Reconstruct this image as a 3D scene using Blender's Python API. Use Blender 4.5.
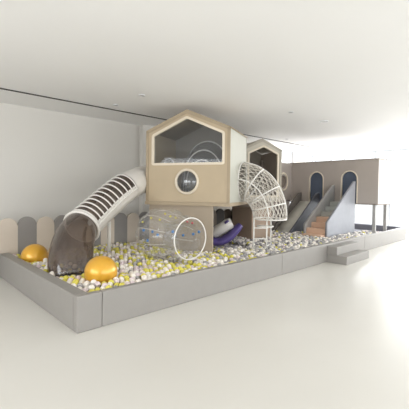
import bpy, bmesh, math, random
from mathutils import Vector, Matrix
random.seed(11)
PI = math.pi
for o in list(bpy.data.objects): bpy.data.objects.remove(o)
S = bpy.context.scene
COL = S.collection

# ---------------------------------------------------------------- camera
cam = bpy.data.objects.new('camera', bpy.data.cameras.new('camera'))
COL.objects.link(cam)
right = Vector((0.722, -0.692, 0.0129)).normalized()
back = Vector((-0.692, -0.7213, 0.0253)).normalized()
up = back.cross(right).normalized(); right = up.cross(back)
cam.matrix_world = Matrix(((right.x, up.x, back.x, 0), (right.y, up.y, back.y, 0), (right.z, up.z, back.z, 1.5), (0, 0, 0, 1)))
cam.data.sensor_width = 36; cam.data.lens = 341.5 / 409 * 36
cam.data.shift_y = -6 / 409; cam.data.clip_start = .05; cam.data.clip_end = 200
S.camera = cam

# ---------------------------------------------------------------- world, daylight, exposure
S.view_settings.view_transform = 'Standard'; S.view_settings.look = 'None'
S.view_settings.gamma = 1; S.view_settings.use_curve_mapping = False
S.view_settings.exposure = -0.2
wd = bpy.data.worlds.new('sky'); S.world = wd; wd.use_nodes = True
bg = wd.node_tree.nodes['Background']
bg.inputs[0].default_value = (.93, .965, 1, 1); bg.inputs[1].default_value = 2.2

def area(name, loc, direction, sx, sy, power, color=(1, 1, 1)):
    l = bpy.data.lights.new(name, 'AREA'); l.shape = 'RECTANGLE'; l.size = sx; l.size_y = sy
    l.energy = power; l.color = color
    o = bpy.data.objects.new(name, l); COL.objects.link(o); o.location = loc
    o.rotation_euler = Vector(direction).to_track_quat('-Z', 'Y').to_euler()
    return o
# daylight entering through the glazing (just outside each window wall); the left one is added fill
area('daylight_far', (14.6, 3.0, 1.6), (-1, 0, 0), 11, 3.0, 700, (.985, .99, 1))
area('daylight_near', (6.0, -4.4, 1.6), (0, 1, 0), 15, 3.0, 360, (.98, .99, 1))
area('daylight_back', (11.6, 8.1, 1.6), (0, -1, 0), 4.6, 3.0, 180, (.98, .99, 1))
area('added_fill_left', (-4.4, 1.5, 1.7), (1, 0, 0), 8, 2.4, 260, (.99, .99, 1))  # added lamp behind the camera, brightens the room from an invented window

# ---------------------------------------------------------------- materials
def lin(c): return tuple(((v / 255 + .055) / 1.055) ** 2.4 if v > 10 else v / 255 / 12.92 for v in c)
MATS = {}
def mat(name, rgb, rough=.6, metal=0, noise=.04, scale=6, spec=.5, coat=0, bump=0, bscale=60):
    m = bpy.data.materials.new(name); m.use_nodes = True; nt = m.node_tree; b = nt.nodes['Principled BSDF']
    r, g, bl = lin(rgb)
    tc = nt.nodes.new('ShaderNodeTexCoord'); nz = nt.nodes.new('ShaderNodeTexNoise')
    nz.inputs['Scale'].default_value = scale; nz.inputs['Detail'].default_value = 3
    nt.links.new(tc.outputs['Object'], nz.inputs['Vector'])
    rp = nt.nodes.new('ShaderNodeValToRGB')
    rp.color_ramp.elements[0].position = .3; rp.color_ramp.elements[1].position = .7
    rp.color_ramp.elements[0].color = (r * (1 - noise), g * (1 - noise), bl * (1 - noise), 1)
    rp.color_ramp.elements[1].color = (min(1, r * (1 + noise)), min(1, g * (1 + noise)), min(1, bl * (1 + noise)), 1)
    nt.links.new(nz.outputs['Fac'], rp.inputs['Fac']); nt.links.new(rp.outputs['Color'], b.inputs['Base Color'])
    b.inputs['Roughness'].default_value = rough; b.inputs['Metallic'].default_value = metal
    b.inputs['Specular IOR Level'].default_value = spec; b.inputs['Coat Weight'].default_value = coat
    if bump:
        n2 = nt.nodes.new('ShaderNodeTexNoise'); n2.inputs['Scale'].default_value = bscale
        nt.links.new(tc.outputs['Object'], n2.inputs['Vector'])
        bp = nt.nodes.new('ShaderNodeBump'); bp.inputs['Strength'].default_value = bump; bp.inputs['Distance'].default_value = .01
        nt.links.new(n2.outputs['Fac'], bp.inputs['Height']); nt.links.new(bp.outputs['Normal'], b.inputs['Normal'])
    MATS[name] = m; return m
def clear(name, tint, f0=.04, milk=0, milkcol=(230, 230, 230), rough=.04, hi=.9):
    m = bpy.data.materials.new(name); m.use_nodes = True; nt = m.node_tree; nt.nodes.clear()
    N = nt.nodes.new; L = nt.links.new
    out = N('ShaderNodeOutputMaterial'); mx = N('ShaderNodeMixShader'); mk = N('ShaderNodeMixShader')
    tr = N('ShaderNodeBsdfTransparent'); gl = N('ShaderNodeBsdfGlossy'); df = N('ShaderNodeBsdfDiffuse')
    lw = N('ShaderNodeLayerWeight'); lw.inputs['Blend'].default_value = .5
    pw = N('ShaderNodeMath'); pw.operation = 'POWER'; pw.inputs[1].default_value = 4
    mp = N('ShaderNodeMapRange'); mp.inputs['To Min'].default_value = f0; mp.inputs['To Max'].default_value = hi
    tr.inputs[0].default_value = (*tint, 1); gl.inputs['Roughness'].default_value = rough; gl.inputs[0].default_value = (.95, .95, .95, 1)
    df.inputs[0].default_value = (*lin(milkcol), 1); mk.inputs[0].default_value = milk
    L(lw.outputs['Facing'], pw.inputs[0]); L(pw.outputs[0], mp.inputs['Value']); L(mp.outputs[0], mx.inputs[0])
    L(tr.outputs[0], mk.inputs[1]); L(df.outputs[0], mk.inputs[2]); L(mk.outputs[0], mx.inputs[1]); L(gl.outputs[0], mx.inputs[2]); L(mx.outputs[0], out.inputs[0])
    MATS[name] = m; return m
mat('wall_paint', (222, 219, 213), .85, noise=.01, scale=.6)
mat('ceiling_paint', (246, 245, 243), .9, noise=.01, scale=.5)
mat('floor_tile', (217, 214, 207), .28, noise=.025, scale=.7, spec=.45)
mat('frame_grey', (176, 178, 182), .5)
mat('frame_white', (225, 226, 228), .45)
mat('slot_black', (62, 58, 55), .7)
mat('curb', (150, 146, 141), .5, noise=.02, bump=.08, bscale=9)
mat('panel_stair', (165, 163, 161), .55)
mat('slate', (112, 113, 122), .6)
mat('curb_top', (196, 193, 190), .5, noise=.02)
mat('seam', (105, 102, 100), .8)
mat('mat_pad', (150, 146, 142), .8)
mat('tan', (190, 172, 144), .55, noise=.025, scale=4)
mat('tan_dark', (172, 155, 130), .55, noise=.025, scale=4)
mat('tan_lower', (180, 165, 146), .6, noise=.02, scale=4)
mat('cream', (228, 216, 196), .45, noise=.015)
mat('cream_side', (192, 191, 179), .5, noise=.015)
mat('inside', (165, 158, 148), .8, noise=.03)
mat('taupe', (176, 166, 158), .6, noise=.025, scale=3)
mat('stone', (200, 193, 178), .6, noise=.02)
mat('stone_dark', (180, 172, 158), .6, noise=.02)
mat('taupe_dark', (134, 123, 113), .7, noise=.03)
mat('brown_wall', (160, 140, 122), .7, noise=.03)
mat('navy', (88, 98, 116), .6, noise=.04)
mat('slide_rail', (112, 106, 100), .55)
mat('slide_blue', (98, 101, 110), .55)
mat('slide_channel', (215, 211, 200), .4)
mat('stair_grey', (160, 162, 169), .55)
mat('step_lit', (226, 190, 164), .55, noise=.04)
mat('step_shaded', (184, 186, 180), .6)  # same treads with their shade put into the colour
mat('panel_beige', (206, 194, 180), .8, noise=.02)
mat('panel_grey', (143, 139, 136), .8, noise=.02)
mat('white_plastic', (232, 228, 222), .3, coat=.2)
mat('rope', (220, 213, 203), .7)
mat('white_metal', (235, 232, 226), .35)
mat('gold', (228, 172, 54), .32, metal=.25, noise=.05, scale=9, coat=.5)
mat('purple', (92, 78, 142), .4, coat=.2)
mat('ball_white', (248, 241, 232), .3, noise=.01)
mat('ball_lime', (226, 216, 96), .3, noise=.02)
mat('ball_grey', (172, 170, 170), .25, noise=.02)
mat('ball_lilac', (228, 212, 214), .3, noise=.02)
mat('dot_blue', (40, 120, 190), .3)
mat('dot_yellow', (226, 214, 70), .3)
mat('dot_red', (200, 84, 96), .3)
mat('ground', (205, 203, 200), .9)
mat('lamp_lens', (150, 146, 140), .3)
clear('window_glass', (.985, .99, .99), .02, hi=.25)
clear('house_glass', (.9, .91, .92), .025, milk=.02, hi=.4)
clear('smoke_acrylic', (.44, .38, .34), .08, milk=.26, milkcol=(118, 100, 90), rough=.05, hi=.75)
clear('clear_acrylic', (.95, .955, .96), .05, milk=.09, hi=.7, rough=.08)
clear('dome_acrylic', (.80, .83, .87), .10, milk=.06, hi=.7, rough=.06)

# ---------------------------------------------------------------- helpers
def link(name, bm, m, parent=None, smooth=False, label=None, mats=None):
    me = bpy.data.meshes.new(name)
    bmesh.ops.recalc_face_normals(bm, faces=bm.faces)
    bm.to_mesh(me); bm.free()
    for k in (mats or [m]): me.materials.append(MATS[k])
    if smooth:
        for p in me.polygons: p.use_smooth = True
    o = bpy.data.objects.new(name, me); COL.objects.link(o)
    if parent:
        o.parent = parent
        o.matrix_parent_inverse = parent.matrix_world.inverted() if False else Matrix.Identity(4)
        # meshes are written in the thing's own coordinates
    if label: o['label'] = label
    return o
def struct(o): o['kind'] = 'structure'; return o
def tag(o, label, cat, group=None, kind=None):
    o['label'] = label; o['category'] = cat
    if group: o['group'] = group
    if kind: o['kind'] = kind
    return o
def thing(name, loc, label, cat, w=None, group=None):
    """Empty at the base; w = direction of the thing's own x axis"""
    o = bpy.data.objects.new(name, None); COL.objects.link(o); o.empty_display_size = .2
    o.location = loc
    if w: o.rotation_euler = (0, 0, math.atan2(w[1], w[0]))
    tag(o, label, cat, group); return o
def box(bm, x0, x1, y0, y1, z0, z1, bev=0):
    r = bmesh.ops.create_cube(bm, size=1)
    for v in r['verts']:
        v.co = Vector(((x0 + x1) / 2 + v.co.x * (x1 - x0), (y0 + y1) / 2 + v.co.y * (y1 - y0), (z0 + z1) / 2 + v.co.z * (z1 - z0)))
    if bev:
        es = set(e for v in r['verts'] for e in v.link_edges)
        bmesh.ops.bevel(bm, geom=list(es), offset=bev, segments=2, affect='EDGES', profile=.6)
def mkbox(name, a, m, parent=None, bev=0, **k):
    bm = bmesh.new(); box(bm, *a, bev=bev); return link(name, bm, m, parent, **k)
def tube(bm, pts, r, seg=8, closed=False, ups=None, ang=None, cap=True):
    """sweep a circle (or arc ang=(a0,a1)) along pts; r number or list"""
    pts = [Vector(p) for p in pts]; n = len(pts)
    rs = r if isinstance(r, (list, tuple)) else [r] * n
    rings = []; prev = None
    for i, p in enumerate(pts):
        if closed: t = pts[(i + 1) % n] - pts[i - 1]
        else: t = pts[min(i + 1, n - 1)] - pts[max(i - 1, 0)]
        t.normalize()
        u = Vector(ups) if ups else (prev if prev is not None else (Vector((0, 0, 1)) if abs(t.z) < .9 else Vector((1, 0, 0))))
        u = (u - t * u.dot(t))
        if u.length < 1e-4: u = t.orthogonal()
        u.normalize(); prev = u; s = t.cross(u)
        if ang: ths = [ang[0] + (ang[1] - ang[0]) * k / seg for k in range(seg + 1)]
        else: ths = [2 * PI * k / seg for k in range(seg)]
        rings.append([bm.verts.new(p + (s * math.cos(a) + u * math.sin(a)) * rs[i]) for a in ths])
    m = len(rings[0])
    for i in range(n if closed else n - 1):
        A = rings[i]; B = rings[(i + 1) % n]
        for k in range(m if not ang else m - 1):
            bm.faces.new((A[k], A[(k + 1) % m], B[(k + 1) % m], B[k]))
    if cap and not closed and not ang:
        bm.faces.new(rings[0]); bm.faces.new(rings[-1])
    return rings
def mktube(name, pts, r, m, parent=None, seg=10, **k):
    lab = k.pop('label', None)
    bm = bmesh.new(); tube(bm, pts, r, seg, **k); return link(name, bm, m, parent, smooth=True, label=lab)
def smooth_path(P, n):
    """Catmull-Rom through the points"""
    P = [Vector(p) for p in P]; Q = [P[0] * 2 - P[1]] + P + [P[-1] * 2 - P[-2]]; out = []
    for i in range(1, len(Q) - 2):
        for k in range(n):
            t = k / n; a, b, c, d = Q[i - 1:i + 3]
            out.append(.5 * ((2 * b) + (c - a) * t + (2 * a - 5 * b + 4 * c - d) * t * t + (3 * b - a - 3 * c + d) * t ** 3))
    out.append(P[-1]); return out
def sphere(bm, c, r, u=16, v=10, sc=(1, 1, 1)):
    q = bmesh.ops.create_uvsphere(bm, u_segments=u, v_segments=v, radius=r)
    for w_ in q['verts']: w_.co = Vector((c[0] + w_.co.x * sc[0], c[1] + w_.co.y * sc[1], c[2] + w_.co.z * sc[2]))
def plate(name, loops, depth, m, parent=None, origin=(0, 0, 0), u=(1, 0, 0), v=(0, 0, 1), label=None):
    """flat panel: loops[0] outline, the others holes, in (u,v); thickness depth along u x v (both signs allowed)"""
    cu = bpy.data.curves.new(name, 'CURVE'); cu.dimensions = '2D'; cu.fill_mode = 'BOTH'; cu.extrude = abs(depth) / 2
    for lp in loops:
        sp = cu.splines.new('POLY'); sp.points.add(len(lp) - 1); sp.use_cyclic_u = True
        for p, q in zip(sp.points, lp): p.co = (q[0], q[1], 0, 1)
    t = bpy.data.objects.new('tmp', cu); COL.objects.link(t)
    dg = bpy.context.evaluated_depsgraph_get(); me = bpy.data.meshes.new_from_object(t.evaluated_get(dg))
    bpy.data.objects.remove(t); bpy.data.curves.remove(cu)
    u = Vector(u).normalized(); v = Vector(v).normalized(); nn = u.cross(v); O = Vector(origin)
    for w_ in me.vertices:
        c = w_.co.copy(); w_.co = O + u * c.x + v * c.y + nn * (c.z + depth / 2)
    me.materials.clear(); me.materials.append(MATS[m]); me.name = name
    bm = bmesh.new(); bm.from_mesh(me); bmesh.ops.remove_doubles(bm, verts=bm.verts, dist=1e-5)
    bpy.data.meshes.remove(me)
    return link(name, bm, m, parent, label=label)
def circ(cx, cy, r, n=40, ry=None): return [(cx + r * math.cos(2 * PI * k / n), cy + (ry or r) * math.sin(2 * PI * k / n)) for k in range(n)]
def arch(cx, w, z0, z1, n=16, close=True):
    r = w / 2
    return [(cx - r, z0)] + [(cx - r * math.cos(PI * k / n), z1 - r + r * math.sin(PI * k / n)) for k in range(n + 1)] + [(cx + r, z0)]
def inset(poly, d):
    """shrink a convex polygon (any winding) by d"""
    c = Vector((sum(p[0] for p in poly) / len(poly), sum(p[1] for p in poly) / len(poly))); n = len(poly); out = []
    for i in range(n):
        a, b, e = Vector(poly[i - 1]), Vector(poly[i]), Vector(poly[(i + 1) % n])
        def nrm(p, q):
            t = (q - p).normalized(); m_ = Vector((-t.y, t.x)); return m_ if m_.dot(c - p) > 0 else -m_
        n1, n2 = nrm(a, b), nrm(b, e); h = (n1 + n2).normalized(); out.append(tuple(b + h * (d / max(.2, h.dot(n1)))))
    return out
def rounded(poly, r, n=5):
    out = []; N = len(poly)
    for i in range(N):
        a, b, e = Vector(poly[i - 1]), Vector(poly[i]), Vector(poly[(i + 1) % N])
        p = b + (a - b).normalized() * r; q = b + (e - b).normalized() * r
        for k in range(n + 1):
            t = k / n; out.append(tuple(p * (1 - t) ** 2 + b * 2 * t * (1 - t) + q * t * t))
    return out

# ================================================================ ROOM
CZ = 3.15
struct(mkbox('floor', (-4, 14.2, -4, 7.75, -.1, 0), 'floor_tile'))
struct(mkbox('ceiling', (-4.2, 14.2, -4.2, 7.8, CZ, CZ + .1), 'ceiling_paint'))
struct(mkbox('wall_back', (-4.1, 9.6, 7.6, 7.75, 0, CZ), 'wall_paint'))
struct(mkbox('wall_back', (12.3, 13.15, 7.6, 7.75, 0, CZ), 'wall_paint'))
struct(mkbox('trim_1', (4.93, 5.35, 7.45, 7.6, 0, CZ), 'wall_paint'))        # shallow pier on the back wall
bm = bmesh.new()
box(bm, -4.1, -4, -4, 7.6, 0, .5); box(bm, -4.1, -4, -4, 7.6, 2.9, CZ); box(bm, -4.1, -4, 5.5, 7.6, .5, 2.9); box(bm, -4.1, -4, -4, -2.5, .5, 2.9)
struct(link('wall_left', bm, 'wall_paint'))
bm = bmesh.new(); box(bm, -4.1, -1.5, -4.1, -4, 0, CZ); box(bm, -1.5, 14, -4.1, -4, 3.0, CZ); box(bm, 13.7, 14.1, -4.1, -4, 0, 3.0)
struct(link('wall_front', bm, 'wall_paint'))
struct(mkbox('ground', (-40, 60, -40, 60, -.3, -.12), 'ground'))
# the slot running along the ceiling
bm = bmesh.new(); box(bm, -1.0, 12.4, 6.475, 6.525, CZ - .012, CZ - .001)
struct(link('trim_2', bm, 'slot_black'))
# window walls
def window(n, axis, c, a0, a1, z0, z1, ms):
    bm = bmesh.new()
    def bar(p0, p1, q0, q1):
        if axis == 'x': box(bm, c - .03, c + .03, p0, p1, q0, q1)
        else: box(bm, p0, p1, c - .03, c + .03, q0, q1)
    bar(a0, a1, z1 - .05, z1); bar(a0, a1, z0, z0 + .05)
    for m_ in ms: bar(m_ - .022, m_ + .022, z0 + .05, z1 - .05)
    f = struct(link('window_%d' % n, bm, 'frame_grey'))
    bm = bmesh.new()
    if axis == 'x': box(bm, c - .005, c + .005, a0, a1, z0 + .05, z1 - .05)
    else: box(bm, a0, a1, c - .005, c + .005, z0 + .05, z1 - .05)
    link('glass_pane', bm, 'window_glass', f)
window(1, 'x', 14.0, -4, 7.6, 0, 3.1, [-3.95, -2.4, -.8, .8, 2.4, 4.46, 4.6, 5.02, 6.22, 6.30, 6.78, 6.86, 7.55])
window(2, 'y', 7.66, 9.6, 12.3, 0, 3.1, [9.65, 11.0, 12.25])
window(3, 'y', 7.66, 13.15, 14, 0, 3.1, [13.2, 13.95])
window(4, 'y', -4.05, -1.5, 13.7, 0, 3.0, [-1.45, 1, 3.5, 6, 8.5, 11, 13.65])
window(5, 'x', -4.05, -2.5, 5.5, .5, 2.9, [-2.45, -.5, 1.5, 3.5, 5.45])  # unseen window behind the camera, added for reflections and light
for (x, y), lab in zip([(3.40, 6.1), (3.37, 5.13), (6.26, 3.95), (7.58, 3.89), (9.42, 6.07), (11.95, 7.3)],
        ['leftmost small round downlight, just in front of the dark ceiling slot',
         'small round downlight in the ceiling above the grey tube slide, nearer than the leftmost one',
         'small round downlight in the ceiling to the right above the pentagon-front house',
         'oval-looking wider downlight in the ceiling, rightmost of all the downlights',
         'small round downlight beside the ceiling slot, above the rear playhouse',
         'small round downlight behind the ceiling slot, close to the bright windows']):
    t = thing('downlight', (x, y, CZ), lab, 'ceiling light', group='round ceiling downlights')
    r = .09 if x == 7.58 else .05
    bm = bmesh.new(); tube(bm, [(r * math.cos(a), r * math.sin(a), -.008) for a in [2 * PI * k / 20 for k in range(20)]], .008, 6, closed=True, ups=(0, 0, 1))
    link('trim_ring', bm, 'frame_white', t, smooth=True)
    bm = bmesh.new(); bmesh.ops.create_cone(bm, cap_ends=True, segments=20, radius1=r * .9, radius2=r * .9, depth=.008)
    for v in bm.verts: v.co.z -= .006
    link('lens', bm, 'lamp_lens', t)

# fence-like arched pads on the back wall
px = 1.145
xs = []
while px < 9.6: xs.append(px); px += .31
for i, x in enumerate(xs):
    grey = (i % 2 == 0)
    vis = 'grey' if grey else 'beige'
    o = plate('wall_pad', [arch(0, .307, 0, .985 if grey else .97)], .05, 'panel_' + vis, origin=(0, 0, 0), u=(1, 0, 0), v=(0, 0, 1))
    o.location = (x + .155, 6.57, 0.0)
    o['_i'] = i
    left_of = {0: 'leftmost beige round-topped wall pad, at the photo\'s left edge', 1: 'grey round-topped wall pad behind the left gold ball'}
    n_same = [j for j in range(len(xs)) if (j % 2 == 0) == grey].index(i)
    word = ['first', 'second', 'third', 'fourth', 'fifth', 'sixth', 'seventh', 'eighth', 'ninth', 'tenth', 'eleventh', 'twelfth', 'thirteenth', 'fourteenth']
    tag(o, '%s round-topped wall pad, %s %s one from the left end of the row' % (vis, word[n_same], vis), 'wall pad', 'rounded wall pads behind the ball pit')
    del o['_i']

# ================================================================ BALL PIT BORDER
PX0, PX1, PY0, PY1, PH, PT = 1.47, 12.3, 3.4, 6.5, .385, .15
FT = .09
b = thing('pit_border', (PX0, PY0, 0), 'low grey padded border wall running around the ball pit', 'ball pit border')
def bord(x0, x1, y0, y1, lab=None):
    o = mkbox('border_panel', (x0 - PX0, x1 - PX0, y0 - PY0, y1 - PY0, 0, PH), 'curb', b, bev=.012)
    return o
g = .002
bord(PX0, 1.75 - g, PY0, PY0 + FT); bord(1.75 + g, 5.2 - g, PY0, PY0 + FT); bord(5.2 + g, 8.9 - g, PY0, PY0 + FT); bord(8.9 + g, PX1, PY0, PY0 + FT)
bord(PX0, PX0 + PT, PY0 + FT + g, 6.51)
mkbox('border_panel', (PX1 - PT - PX0, 0 + PX1 - PX0, FT + g, 6.51 - PY0, 0, PH), 'slate', b, bev=.012, label='slate grey end panel')
struct(mkbox('pit_floor', (PX0 + PT + .002, PX1 - PT - .002, PY0 + FT + .002, 6.515, 0.001, .2), 'slate'))

# step block outside
t = thing('step_block', (6.88, 2.97, 0), 'grey padded two-step block standing on the floor against the pit border', 'steps')
mkbox('lower_step', (0, 1.16, 0, .427, 0, .17), 'curb', t, bev=.008)
mkbox('upper_step', (.0, 1.16, .21, .427, .172, .345), 'curb', t, bev=.008)

# ================================================================ PLAYHOUSE 1 (pentagon front)
WV = (.4425, -.8968); NV = (.8968, .4425)
ZD = 1.265
def house(name, loc, w, W, D, EZ, AZ, label, cols, win, wt=.05, roundw=None, hole=None, glass=True, sidecol=None, back=True):
    t = thing(name, loc, label, 'playhouse', w=w)
    out = [(0, 0), (W, 0), (W, EZ), (W / 2, AZ), (0, EZ)]
    loops = [out, win]
    if roundw: loops.append(circ(*roundw, 48))
    ins = .0
    plate('front_wall', loops, -.05, cols[0], t)
    # corner trims and roof band framing the front
    e = .045
    for x0, x1 in ((-.012, e), (W - e, W + .012)):
        mkbox('corner_trim', (x0, x1, -.014, -.001, 0.0, EZ - .002), cols[1], t)
    bm = bmesh.new()
    link_poly = [(-.012, EZ - .05), (-.012, EZ + .01), (W / 2, AZ + .012), (W + .012, EZ + .01), (W + .012, EZ - .05), (W / 2, AZ - .055)]
    bm.free()
    plate('gable_trim', [link_poly], -.012, cols[1], t, origin=(0, -.014, 0))
    mkwall = lambda nm, x0, x1, y0, y1, c: mkbox(nm, (x0, x1, y0, y1, 0, EZ - .004), c, t)
    if hole:
        plate('side_wall', [[(.052, 0), (D - .032, 0), (D - .032, EZ - .004), (.052, EZ - .004)], circ(*hole, 32)], -.03, sidecol, t, origin=(W, 0, 0), u=(0, 1, 0), v=(0, 0, 1), label='pale cream side wall')
    else: mkwall('side_wall', W - .03, W, .052, D - .032, sidecol)
    if hole: plate('side_wall', [[(.052, 0), (D - .032, 0), (D - .032, EZ - .004), (.052, EZ - .004)], circ(.72, .50, .36, 32)], .03, cols[0], t, origin=(0, 0, 0), u=(0, 1, 0), v=(0, 0, 1))
    else: mkwall('side_wall', 0, .03, .052, D - .032, cols[0])
    if back: plate('back_wall', [[(.001, 0), (W - .001, 0), (W - .001, EZ - .004), (W / 2, AZ + .004), (.001, EZ - .004)]], -.03, 'inside', t, origin=(0, D - .03, 0))
    for s in (0, 1):
        a = (-.02, EZ - .005) if s == 0 else (W + .02, EZ - .005); c = (W / 2, AZ + .005)
        p = [a, c, (c[0], c[1] + .02), (a[0], a[1] + .02)]
        plate('roof_panel', [p], -(D + .01), cols[2], t, origin=(0, 0, 0))
    mkbox('floor_slab', (-.02, W + .02, -.03, D + .04, -.065, -.002), cols[1], t)
    fr = [win, inset(win, .045)]
    plate('window_frame', fr, -.075, 'cream', t, origin=(0, -.015, 0), label='pale cream rounded window surround')
    if glass: plate('window_glass', [inset(win, .04)], -.006, 'house_glass', t, origin=(0, .03, 0), label='clear pane')
    if roundw:
        cx, cz, r = roundw
        bm = bmesh.new(); tube(bm, [(cx + (r + .008) * math.cos(a), -.008, cz + (r + .008) * math.sin(a)) for a in [2 * PI * k / 48 for k in range(48)]], .026, 8, closed=True, ups=(0, 1, 0))
        link('porthole_frame', bm, 'cream', t, smooth=True, label='pale cream ring around the porthole')
        bm = bmesh.new(); n1 = 8; rings = []
        for i in range(n1 + 1):
            a = i / n1 * 1.2; R_ = r * math.sin(a) / math.sin(1.2); yy = -.10 * (math.cos(a) - math.cos(1.2)) / (1 - math.cos(1.2)) + .01
            rings.append([bm.verts.new((cx + R_ * math.cos(b_), yy, cz + R_ * math.sin(b_))) for b_ in [2 * PI * k / 32 for k in range(32)]] if i else [bm.verts.new((cx, yy, cz))])
        for k in range(32):
            bm.faces.new((rings[0][0], rings[1][k], rings[1][(k + 1) % 32]))
            for i in range(1, n1): bm.faces.new((rings[i][k], rings[i + 1][k], rings[i + 1][(k + 1) % 32], rings[i][(k + 1) % 32]))
        link('porthole_bubble', bm, 'dome_acrylic', t, smooth=True, label='clear domed porthole bubble')
    return t
W1 = 1.695; E1 = 2.63 - ZD; A1 = 2.99 - ZD
win1 = rounded([(.11, 1.965 - ZD), (1.60, 1.965 - ZD), (1.60, 2.56 - ZD), (W1 / 2, 2.89 - ZD), (.11, 2.56 - ZD)], .05)
h1 = house('playhouse', (3.85, 5.67, ZD), WV, W1, 1.33, E1, A1, 'tan raised playhouse with pentagon window and round porthole on its front',
           ('tan', 'tan_dark', 'tan_dark'), win1, roundw=(.862, 1.652 - ZD, .215), hole=(.98, .43, .38), sidecol='cream_side')
# panel seam lines on the front are part of the trim; lower support under the house
t = thing('support_wall', (3.85 + NV[0] * .08, 5.67 + NV[1] * .08, .2), 'tan panel wall carrying the pentagon-window playhouse above the balls', 'support wall', w=WV)
mkbox('front_panel', (.02, 1.36, .0, .05, 0, ZD - .2 - .068), 'tan_lower', t, bev=.006)
# clear ribbed domes inside the house
def crawl_dome(sx, off, rx, ry, hh, shell, lab, nr):
    t = thing('crawl_dome', (3.85 + WV[0] * sx + NV[0] * off, 5.67 + WV[1] * sx + NV[1] * off, ZD + .001), lab, 'crawl dome', w=WV, group='clear domes inside the playhouse')
    bm = bmesh.new(); NI, NJ = 24, 20; rings = []
    for i in range(NI + 1):
        th = PI * i / NI; sn = math.sin(th)
        rings.append([bm.verts.new((-rx * math.cos(th), ry * sn ** .5 * math.cos(PI * j / NJ) if 0 < i < NI else 0, .02 + (hh * sn ** .6 * math.sin(PI * j / NJ) if 0 < i < NI else 0))) for j in range(NJ + 1)])
    for i in range(NI):
        for j in range(NJ): bm.faces.new((rings[i][j], rings[i + 1][j], rings[i + 1][j + 1], rings[i][j + 1]))
    bmesh.ops.remove_doubles(bm, verts=bm.verts, dist=1e-4)
    link('dome_shell', bm, shell, t, smooth=True)
    for q in range(nr):
        f_ = 1 - .17 * q; yy = ry * (1.02 - .0 * q) * math.sqrt(max(0, 1 - f_ * f_)) if q else 0
        bm = bmesh.new(); tube(bm, [(-rx * f_ * math.cos(PI * j / 24), -yy, .02 + (hh * f_ + .012) * math.sin(PI * j / 24) ** .6) for j in range(25)], .014, 6, ups=(0, 1, 0))
        link('dome_rib', bm, 'white_plastic', t, smooth=True)
    bm = bmesh.new(); tube(bm, [(rx * math.cos(a), ry * math.sin(a), .02) for a in [2 * PI * k / 32 for k in range(32)]], .018, 6, closed=True, ups=(0, 0, 1))
    link('base_ring', bm, 'white_plastic', t, smooth=True)
crawl_dome(1.02, .68, .52, .40, 1.2, 'dome_acrylic', 'larger clear ribbed acrylic dome behind the right half of the pentagon window', 3)
crawl_dome(.28, .42, .20, .24, .84, 'dome_acrylic', 'smaller clear acrylic dome behind the lower left corner of the pentagon window', 2)

# ================================================================ PLAYHOUSE 2 (rear)
W2 = 1.12; E2 = 2.60 - ZD; A2 = 2.87 - ZD
win2 = rounded([(.14, .06), (1.05, .06), (1.05, 2.51 - ZD), (.6, 2.72 - ZD), (.14, 2.51 - ZD)], .05)
h2 = house('playhouse', (6.972, 5.825, ZD), (.882, -.472), W2, 1.25, E2, A2, 'smaller taupe playhouse with tall pointed opening, standing behind the net climber',
           ('stone', 'stone_dark', 'stone_dark'), win2, sidecol='taupe', glass=False)
t = thing('support_column', (6.5, 5.12, .2), 'brown padded support block under the deck between the two playhouses', 'support')
mkbox('column_body', (0, .8, 0, .62, 0, .93), 'brown_wall', t, bev=.01)
o = plate('play_deck', [[(5.88, 4.72), (6.2, 4.5), (7.1, 5.05), (7.92, 5.22), (6.93, 5.76), (7.55, 6.95), (6.6, 7.2), (5.3, 6.5)]], .06, 'taupe_dark', origin=(0, 0, 1.135), u=(1, 0, 0), v=(0, 1, 0))
tag(o, 'flat taupe deck slab joining the two playhouses, resting on the brown block', 'deck')

# ================================================================ LONG WING (right)
BZ, BT = 1.17, 2.41
t = thing('play_wing', (10.0, 3.5, BZ), 'long raised taupe box with two navy arched doorways, right of the playhouses', 'playhouse wing')
H_ = BT - BZ
fl = [(0, 0), (2.72, 0), (2.72, H_), (0, H_)]
# front wall faces -x; local u = +y
d1 = arch(4.30 - 3.5, .46, .0, 2.10 - BZ); d2 = arch(5.34 - 3.5, .46, .0, 2.10 - BZ)
def rev(p): return list(reversed(p))
# door openings reach the floor: outline follows them
out = [(0, 0)] + d1 + d2 + [(2.72, 0), (2.72, H_), (0, H_)]
plate('front_wall', [out], .05, 'taupe', t, origin=(0, 0, 0), u=(0, 1, 0), v=(0, 0, 1))
for dc in (.80, 1.84):
    ar = arch(dc, .50, .0, 2.125 - BZ); ai = arch(dc, .44, .0, 2.095 - BZ)
    plate('door_surround', [ar + rev(ai)], .06, 'cream', t, origin=(-.012, 0, 0), u=(0, 1, 0), v=(0, 0, 1), label='pale cream arch around the doorway')
    plate('door_panel', [arch(dc, .47, .0, 2.10 - BZ)], .012, 'navy', t, origin=(.07, 0, 0), u=(0, 1, 0), v=(0, 0, 1), label='navy blue arched doorway panel')
mkbox('side_wall', (.052, 1.0, 0, .04, 0, H_), 'cream_side', t)
mkbox('roof_panel', (-.015, 1.02, -.015, 4.02, H_ + .001, H_ + .03), 'taupe', t)
mkbox('floor_slab', (.0, 1.0, .0, 4.0, -.03, -.001), 'taupe_dark', t)
mkbox('back_wall', (.96, 1.0, .042, 4.0, 0, H_), 'taupe_dark', t)
mkbox('support_post', (.02, .10, .06, .14, .2 - BZ, -.031), 'panel_stair', t)
mkbox('support_post', (.88, .96, .06, .14, .2 - BZ, -.031), 'panel_stair', t)
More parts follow.
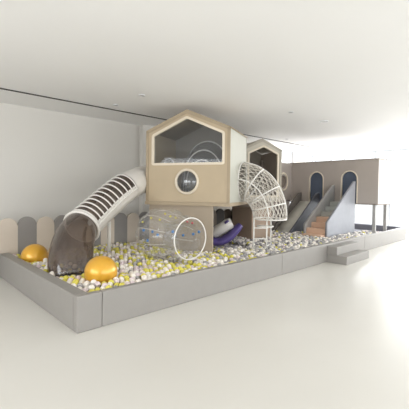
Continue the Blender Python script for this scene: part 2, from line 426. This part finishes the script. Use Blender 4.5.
# connecting wall with porthole, faces -y at y = 6.2
t2 = thing('connecting_wall', (8.35, 6.23, .2), 'taupe wall with oval-looking porthole between rear playhouse and long wing', 'playhouse wall')
plate('wall_panel', [[(0, 1.0), (1.64, 1.0), (1.64, BT - .2), (0, BT - .2)], circ(1.155, 1.6, .20, 36)], -.05, 'taupe', t2)
bm = bmesh.new(); tube(bm, [(1.155 + .225 * math.cos(a), -.008, 1.6 + .27 * math.sin(a)) for a in [2 * PI * k / 36 for k in range(36)]], .028, 8, closed=True, ups=(0, 1, 0))
link('porthole_frame', bm, 'cream', t2, smooth=True)
mkbox('porthole_backing', (.8, 1.55, .055, .07, 1.25, 1.95), 'taupe_dark', t2)
mkbox('lower_panel', (-1.2, 1.64, .055, .105, 0, 1.06), 'taupe_dark', t2, label='dark taupe lower wall')

# ================================================================ WIDE SLIDE
t = thing('wide_slide', (8.4, 5.2, .2), 'grey padded straight slide running down from the left arched doorway', 'slide')
def side(name, y, pts, th, m, par, **k):
    return plate(name, [pts], -th, m, par, origin=(0, y, 0), **k)
# local: x from 0 (foot) to 1.58 (wall)
side('side_rail', 0, [(-.1, 0), (1.55, 0), (1.55, 1.26), (1.40, 1.24), (-.1, .12)], .05, 'slide_blue', t, label='blue-grey side rail')
side('side_rail', .62, [(-.1, 0), (1.55, 0), (1.55, 1.26), (1.40, 1.24), (-.1, .12)], .05, 'slide_rail', t, label='brown-grey side rail')
plate('slide_bed', [[(0, 0), (.25, 0), (1.55, .88), (1.55, .98), (1.45, .98), (0, .06)]], -.56, 'slide_channel', t, origin=(0, .056, 0))

# ================================================================ STAIRCASE
t = thing('staircase', (8.3, 4.1, .2), 'small padded staircase climbing to the right arched doorway between grey side panels', 'stairs')
side('side_panel', 0, [(0, 0), (1.66, 0), (1.66, 1.60), (1.60, 1.60), (0, .50)], .06, 'stair_grey', t, label='light grey outer side panel')
side('side_panel', .62, [(0, 0), (1.66, 0), (1.66, 1.50), (1.56, 1.48), (0, .42)], .06, 'panel_stair', t, label='grey inner side panel')
nst = 7
for i in range(nst):  # light falling on the lower steps is painted in: peach lit, grey shaded
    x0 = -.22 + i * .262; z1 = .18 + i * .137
    mkbox('step', (x0, 1.66, .064, .616, z1 - .135 if i else 0, z1), 'step_lit' if i < 4 else 'step_shaded', t, bev=.006,
          label='lower step coloured peach as lit' if i < 4 else 'upper step coloured grey as shaded')

# ================================================================ TUBE SLIDE
t = thing('tube_slide', (2.1, 5.1, .2), 'white and smoky clear tube slide with hoops, curving down to the left', 'tube slide')
O = Vector((2.1, 5.1, .2))
P = smooth_path([(4.46, 5.96, 1.76), (4.12, 6.12, 1.72), (3.63, 5.87, 1.59), (3.25, 5.74, 1.40), (2.84, 5.62, 1.13), (2.42, 5.43, .86), (2.19, 5.17, .70), (2.03, 4.90, .48), (1.985, 4.76, .22)], 10)
P = [p - O for p in P]
R0 = .275
def seg_(a, b_): return P[a:b_ + 1]
# indices: 0..80 ; 10 per span
mktube('end_collar', seg_(0, 24), R0 + .004, 'white_plastic', t, seg=28, ups=(0, 0, 1), cap=False, label='white closed upper section')
mktube('lower_trough', seg_(24, 50), R0, 'white_plastic', t, seg=18, ups=(0, 0, 1), ang=(PI * .93, 2 * PI * 1.035), label='white half-round trough')
mktube('clear_cover', seg_(24, 50), R0 - .008, 'smoke_acrylic', t, seg=18, ups=(0, 0, 1), ang=(PI * .0, PI * .97), label='smoky clear cover')
def frame_at(i):
    a = P[max(i - 1, 0)]; c = P[min(i + 1, len(P) - 1)]; tt = (c - a).normalized(); u = Vector((0, 0, 1)); u = (u - tt * u.dot(tt)).normalized(); return P[i], tt, u, tt.cross(u)
import bisect
cum = [0]
for i in range(1, len(P)): cum.append(cum[-1] + (P[i] - P[i - 1]).length)
def at_len(s):
    i = min(max(bisect.bisect(cum, s) - 1, 0), len(P) - 2); f_ = (s - cum[i]) / (cum[i + 1] - cum[i]); c = P[i].lerp(P[i + 1], f_)
    tt = (P[i + 1] - P[i]).normalized(); u = Vector((0, 0, 1)); u = (u - tt * u.dot(tt)).normalized(); return c, tt, u, tt.cross(u)
def arc_pts(s, r, a0, a1, n=20):
    c, tt, u, sd = at_len(s); return [c + (sd * math.cos(a) + u * math.sin(a)) * r for a in [a0 + (a1 - a0) * k / n for k in range(n + 1)]]
s0, s1 = cum[24], cum[50]
NR = 11
for k in range(NR):
    s = s0 + (s1 - s0) * (k + .3) / NR
    mktube('hoop', arc_pts(s, R0 + .012, -.08, PI + .08), .014, 'white_plastic', t, seg=6)
for sgn in (0, 1):
    pts = []
    for i in range(24, 51):
        c, tt, u, sd = frame_at(i); pts.append(c + sd * (R0 + .008) * (1 if sgn == 0 else -1) + u * .0)
    mktube('edge_rail', pts, .022, 'white_plastic', t, seg=8)
c, tt, u, sd = at_len(cum[50])
bm = bmesh.new(); ring = [c + (sd * math.cos(a) + u * math.sin(a)) * (R0 + .02) for a in [2 * PI * k / 40 for k in range(40)]]
tube(bm, ring, .024, 8, closed=True, ups=tuple(tt)); link('flange_ring', bm, 'white_plastic', t, smooth=True, label='white joint ring')
n_ = 31
bm = bmesh.new(); tube(bm, seg_(50, 80), [R0 + .01 + .03 * math.sin(PI * k / 30 * .6) for k in range(n_)], 28, ups=(0, 0.3, 1), cap=False)
link('exit_section', bm, 'smoke_acrylic', t, smooth=True, label='smoky transparent exit bend')
ex = P[80]; tt = (P[80] - P[79]).normalized(); u = Vector((0, .3, 1)); u = (u - tt * u.dot(tt)).normalized(); sd = tt.cross(u)
bm = bmesh.new(); tube(bm, [ex - tt * .02 + (sd * math.cos(a) + u * math.sin(a)) * (R0 + .03) for a in [2 * PI * k / 40 for k in range(40)]], .014, 6, closed=True, ups=tuple(tt))
link('exit_lip', bm, 'clear_acrylic', t, smooth=True)
mktube('support_post', [Vector((3.07, 5.72, .2)) - O, Vector((3.07, 5.72, 1.03)) - O], .035, 'white_metal', t, seg=14)

# ================================================================ NET CLIMBER
bx, by = 5.47, 4.60
t = thing('net_climber', (bx, by, .2), 'white hooped rope net tunnel curving from the pentagon-window playhouse down to a ladder', 'net climber')
wv = Vector((WV[0], WV[1], 0)); nv = Vector((NV[0], NV[1], 0)); zz = Vector((0, 0, 1))
def elbow(th): return wv * (.01 + .60 * math.sin(th)) + zz * (1.49 - .76 * (1 - math.cos(th)))
def efr(th):
    c = elbow(th); tt = (wv * .60 * math.cos(th) - zz * .76 * math.sin(th)).normalized(); outw = (wv * .76 * math.sin(th) + zz * .6 * math.cos(th)).normalized(); return c, tt, outw
def erad(th): return .385 - .065 * th / (PI / 2)
def ept(th, a, k=1.0):
    c, tt, o_ = efr(th); r = erad(th) * k; return c + (o_ * math.sin(a) + nv * math.cos(a)) * r
for th in (0.02, .45, .9, 1.25, PI / 2):
    bm = bmesh.new(); tube(bm, [ept(th, 2 * PI * k / 36) for k in range(36)], .015, 6, closed=True, ups=tuple(efr(th)[1])); link('hoop', bm, 'white_metal', t, smooth=True)
for a in (PI / 2, PI * .98, PI * 1.42, 0.05):
    mktube('hoop_rail', [ept(PI / 2 * k / 16, a, 1.01) for k in range(17)], .014, 'white_metal', t, seg=6)
bm = bmesh.new(); NL = 24
for s in (1, -1):
    for q in range(NL):
        tube(bm, [ept(PI / 2 * k / 20, 2 * PI * q / NL + s * k / 20 * 1.9, 0.985) for k in range(21)], .006, 4, cap=False)
link('rope_net', bm, 'rope', t)
# ladder
def L3(x, y, z): return Vector((x - bx, y - by, z - .2))
yb = .215
q0, q1, q2 = (5.36, 4.17), (5.545, 3.995), (5.86, 4.12)
for q in (q0, q1, q2): mktube('ladder_post', [L3(*q, yb), L3(*q, .96)], .014, 'white_metal', t, seg=8)
for z_ in (.36, .55, .76): mktube('rung', [L3(*q0, z_), L3(*q1, z_)], .012, 'white_metal', t, seg=8)
for z_ in (.40, .76): mktube('rung', [L3(*q1, z_), L3(*q2, z_)], .012, 'white_metal', t, seg=8)
bm = bmesh.new(); bmesh.ops.create_cone(bm, cap_ends=True, segments=24, radius1=.17, radius2=.17, depth=.02)
for v in bm.verts: v.co = v.co + L3(5.72, 4.16, .775)
link('foot_tray', bm, 'white_metal', t)

# ================================================================ INFLATABLE ROLLER
t = thing('inflatable_roller', (3.52, 4.46, .33), 'clear inflatable roller tunnel with blue and yellow dots lying on the balls', 'inflatable roller')
prof = [(-.50, .315), (-.46, .345), (-.38, .36), (-.28, .345), (-.22, .33), (-.12, .385), (.02, .43), (.20, .445), (.36, .43), (.48, .37), (.53, .30)]
pp = smooth_path([(a, b_, 0) for a, b_ in prof], 4)
bm = bmesh.new(); rings = []; NA = 96
for p in pp:
    bulge = .035 * min(1, max(0, (p.x + .24) / .2))
    rings.append([bm.verts.new(((p.y * (1 - bulge + bulge * 2.2 * abs(math.cos(5 * a)))) * math.cos(a), p.x, .405 + (p.y * (1 - bulge + bulge * 2.2 * abs(math.cos(5 * a)))) * math.sin(a))) for a in [2 * PI * k / NA for k in range(NA)]])
for i in range(len(rings) - 1):
    for k in range(NA): bm.faces.new((rings[i][k], rings[i][(k + 1) % NA], rings[i + 1][(k + 1) % NA], rings[i + 1][k]))
link('outer_skin', bm, 'clear_acrylic', t, smooth=True)
bm = bmesh.new(); tube(bm, [(0, -.48, .405), (0, .5, .405)], .235, 32, ups=(0, 0, 1), cap=False); link('inner_tunnel', bm, 'clear_acrylic', t, smooth=True)
bm = bmesh.new(); tube(bm, [(.325 * math.cos(a), -.49,   .405 + .325 * math.sin(a)) for a in [2 * PI * k / 40 for k in range(40)]], .010, 8, closed=True, ups=(0, 1, 0))
link('end_ring', bm, 'white_plastic', t, smooth=True, label='whitish welded end ring')
for k in range(10):
    a = PI / 10 + 2 * PI * k / 10
    mktube('weld_seam', [(r_ * math.cos(a) * 1.0, y_, .405 + r_ * math.sin(a)) for y_, r_ in ((-.22, .305), (-.1, .352), (.05, .395), (.2, .41), (.35, .395), (.49, .345))], .006, 'rope', t, seg=5)
for m_, lst in (('dot_blue', [(2.9, .30), (2.9, .05), (3.0, -.10), (3.35, .18), (-.1, .1), (.1, -.25), (-.2, .32), (2.7, -.35), (.3, -.40)]), ('dot_yellow', [(2.2, .28), (2.25, .02), (1.9, -.12), (1.5, .2), (2.5, .42), (.9, .15), (4.2, -.3), (4.0, -.42)]), ('dot_red', [(1.0, -.36), (.7, -.1), (1.2, .34)])):
    for a, y_ in lst:
        r_ = .35 if y_ > -.2 else .27
        bm = bmesh.new(); sphere(bm, (r_ * math.cos(a), y_, .405 + r_ * math.sin(a)), .024 if m_ == 'dot_blue' else .019, 10, 8); link('dot', bm, m_, t, smooth=True, label=m_[4:] + ' dot')

# ================================================================ PURPLE ROCKER
t = thing('rocker', (5.35, 4.98, .3), 'purple crescent rocker with white padded seat roll lying under the deck', 'rocker toy')
ro = Vector((5.35, 4.98, .3)); rr = Vector((.722, -.692, 0)); vv = Vector((.692, .722, 0))
def rp(a, b_, z_): return rr * a + vv * b_ + zz * z_
bm = bmesh.new(); pts = smooth_path([rp(-.42, 0, .20), rp(-.28, 0, .13), (rp(-.08, 0, .10)), rp(.12, 0, .20), rp(.28, 0, .36), rp(.37, 0, .47)], 6)
tube(bm, pts, [.03 + .065 * math.sin(PI * (k + 2) / (len(pts) + 3)) ** .5 for k in range(len(pts))], 14, ups=(.692, .722, 0))
for v in bm.verts: v.co = v.co + vv * (v.co.dot(vv)) * 1.3
link('crescent_base', bm, 'purple', t, smooth=True)
bm = bmesh.new(); tube(bm, [rp(-.27, .16, .26), rp(-.22, .16, .33), rp(-.14, .16, .36)], [.07, .10, .07], 12, ups=(.692, .722, 0)); link('side_roll', bm, 'purple', t, smooth=True)
bm = bmesh.new(); tube(bm, [rp(-.24, -.02, .25), rp(-.22, -.02, .27), rp(.08, -.02, .46), rp(.16, -.02, .50), rp(.18, -.02, .51)], [.08, .12, .125, .12, .09], 20, ups=(.692, .722, 0)); link('seat_roll', bm, 'white_plastic', t, smooth=True, label='white padded roll')
bm = bmesh.new(); tube(bm, [rp(.02, -.115, .50), rp(.10, -.115, .56)], .028, 10, ups=(.692, .722, 0)); link('roll_patch', bm, 'purple', t, smooth=True, label='small purple oval patch')

# ================================================================ GOLD BALLS
GB = [((1.845, 5.90, .38), .205, 'shiny gold ball half behind the left border wall, nearer the grey wall pads'), ((2.09, 4.10, .42), .208, 'big shiny gold ball by the near corner of the pit border')]
for (x, y, z_), r, lab in GB:
    bm = bmesh.new(); sphere(bm, (0, 0, 0), r, 40, 24); o = link('gold_ball', bm, 'gold', smooth=True); o.location = (x, y, z_)
    tag(o, lab, 'ball', 'large gold balls')

# ================================================================ PIT BALLS
R = .039
def ballmesh(u, v, m):
    bm = bmesh.new(); sphere(bm, (0, 0, 0), R, u, v); me = bpy.data.meshes.new('pit_ball'); bm.to_mesh(me); bm.free(); me.materials.append(MATS[m])
    for p in me.polygons: p.use_smooth = True
    return me
KINDS = ['ball_white', 'ball_lime', 'ball_grey', 'ball_lilac']
def blocked(x, y, z_):
    for (gx, gy, gz), gr, _ in GB:
        if (Vector((x, y, z_)) - Vector((gx, gy, gz))).length < gr + R * .9: return True
    for i in range(60, 81, 2):
        q = P[i] + O
        if (Vector((x, y, z_)) - q).length < R0 + .03: return True
    for cx_, cy_, rad in ((3.07, 5.72, .05), (*q0, .03), (*q1, .03), (*q2, .03)):
        if (x - cx_) ** 2 + (y - cy_) ** 2 < (rad + R) ** 2: return True
    if (x - 3.52) ** 2 + (z_ - .735) ** 2 < .45 ** 2 and 3.9 < y < 5.05: return True
    # support wall footprint
    dx, dy = x - 3.85, y - 5.67; a = dx * WV[0] + dy * WV[1]; b_ = dx * NV[0] + dy * NV[1]
    if -.06 < a < 1.42 and .03 < b_ < .62: return True
    if 6.45 < x < 7.35 and 5.06 < y < 5.79: return True
    if x > 7.9 and 5.14 < y < 5.93 and x > 8.25: return True
    if x > 8.02 and 4.04 < y < 4.84: return True
    if y > 6.27 and 7.1 < x < 10.1: return True
    if 10 < x < 10.2 and y < 3.7: return True
    if 10.8 < x < 11.1 and y < 3.7: return True
    if abs(x - 5.35) < .45 and abs(y - 4.98) < .42 and z_ > .28: return True
    return False
balls = []
def addlayer(zc, jz, x0, x1, y0, y1):
    y = y0; row = 0; st = R * 2 * 1.02
    while y < y1:
        x = x0 + (st / 2 if row % 2 else 0)
        while x < x1:
            X_ = x + random.uniform(-.012, .012); Y_ = y + random.uniform(-.012, .012); Z_ = zc + random.uniform(-jz, jz)
            if not blocked(X_, Y_, Z_):
                tt_ = min(1, max(0, (X_ - 4.0) / 1.6)); cl = .5 + .5 * math.sin(X_ * 5.1 + 1.3 * math.sin(Y_ * 4)) * math.sin(Y_ * 6.3)
                pl = (.34 * (1 - tt_) + .04 * tt_) * (.5 + cl); pg = .10 * (1 - tt_) + .48 * tt_; pk = .16 * (1 - tt_) + .05 * tt_
                q = random.random(); kd = 1 if q < pl else 2 if q < pl + pg else 3 if q < pl + pg + pk else 0
                balls.append((X_, Y_, Z_, kd))
            x += st
        y += st * .866; row += 1
addlayer(.245, .0, 1.62 + R + .006, 10.5, 3.49 + R + .006, 6.47)
addlayer(.318, .026, 1.62 + R + .01, 10.45, 3.49 + R + .01, 6.46)
def visible(b_):
    x, y, z_, _ = b_
    zt = z_ + R * .6
    f1 = 3.49 / y; f2 = 1.62 / x
    if 1.5 + (zt - 1.5) * f1 < .385 or 1.5 + (zt - 1.5) * f2 < .385: return False
    if z_ < .28: return False
    for (gx, gy, gz), gr, _ in GB:          # hidden behind a gold ball
        d = Vector((x, y, z_ - 1.5)); L_ = d.length; d.normalize(); g_ = Vector((gx, gy, gz - 1.5)); tpr = g_.dot(d)
        if tpr < L_ and (g_ - d * tpr).length < gr: return False
    px_ = 204.5 + 341.5 * (x * .722 - y * .692) / (x * .692 + y * .721)
    return px_ > 2
vis = sorted([b_ for b_ in balls if visible(b_)], key=lambda b_: b_[0] * .692 + b_[1] * .721)[:300]
vs = set(vis)
NM = {'ball_white': 'white', 'ball_lime': 'lime yellow', 'ball_grey': 'pale grey', 'ball_lilac': 'pinkish lilac'}
protos = [ballmesh(16, 10, k_) for k_ in KINDS]
for x, y, z_, kd in vis:
    o = bpy.data.objects.new('pit_ball', protos[kd]); COL.objects.link(o); o.location = (x, y, z_)
    n_k = NM[KINDS[kd]]
    tag(o, 'small %s plastic ball among those piled in the near corner of the ball pit' % n_k, 'ball', '%s balls in the near corner of the pit' % n_k)
# all the others as one object
bmu = bmesh.new(); bmesh.ops.create_uvsphere(bmu, u_segments=9, v_segments=6, radius=R)
uv = [v.co.copy() for v in bmu.verts]; uf = [[v.index for v in f_.verts] for f_ in bmu.faces]; bmu.free()
verts = []; faces = []; mi = []
for b_ in balls:
    if b_ in vs: continue
    x, y, z_, kd = b_; base = len(verts)
    verts += [(x + v.x, y + v.y, z_ + v.z) for v in uv]; faces += [[base + i for i in f_] for f_ in uf]; mi += [kd] * len(uf)
me = bpy.data.meshes.new('pit_balls'); me.from_pydata(verts, [], faces)
for k_ in KINDS: me.materials.append(MATS[k_])
me.polygons.foreach_set('material_index', mi); me.polygons.foreach_set('use_smooth', [True] * len(faces)); me.update()
o = bpy.data.objects.new('pit_balls', me); COL.objects.link(o)
tag(o, 'white, grey and lime plastic balls filling the rest of the pit beyond its near corner', 'balls', kind='stuff')
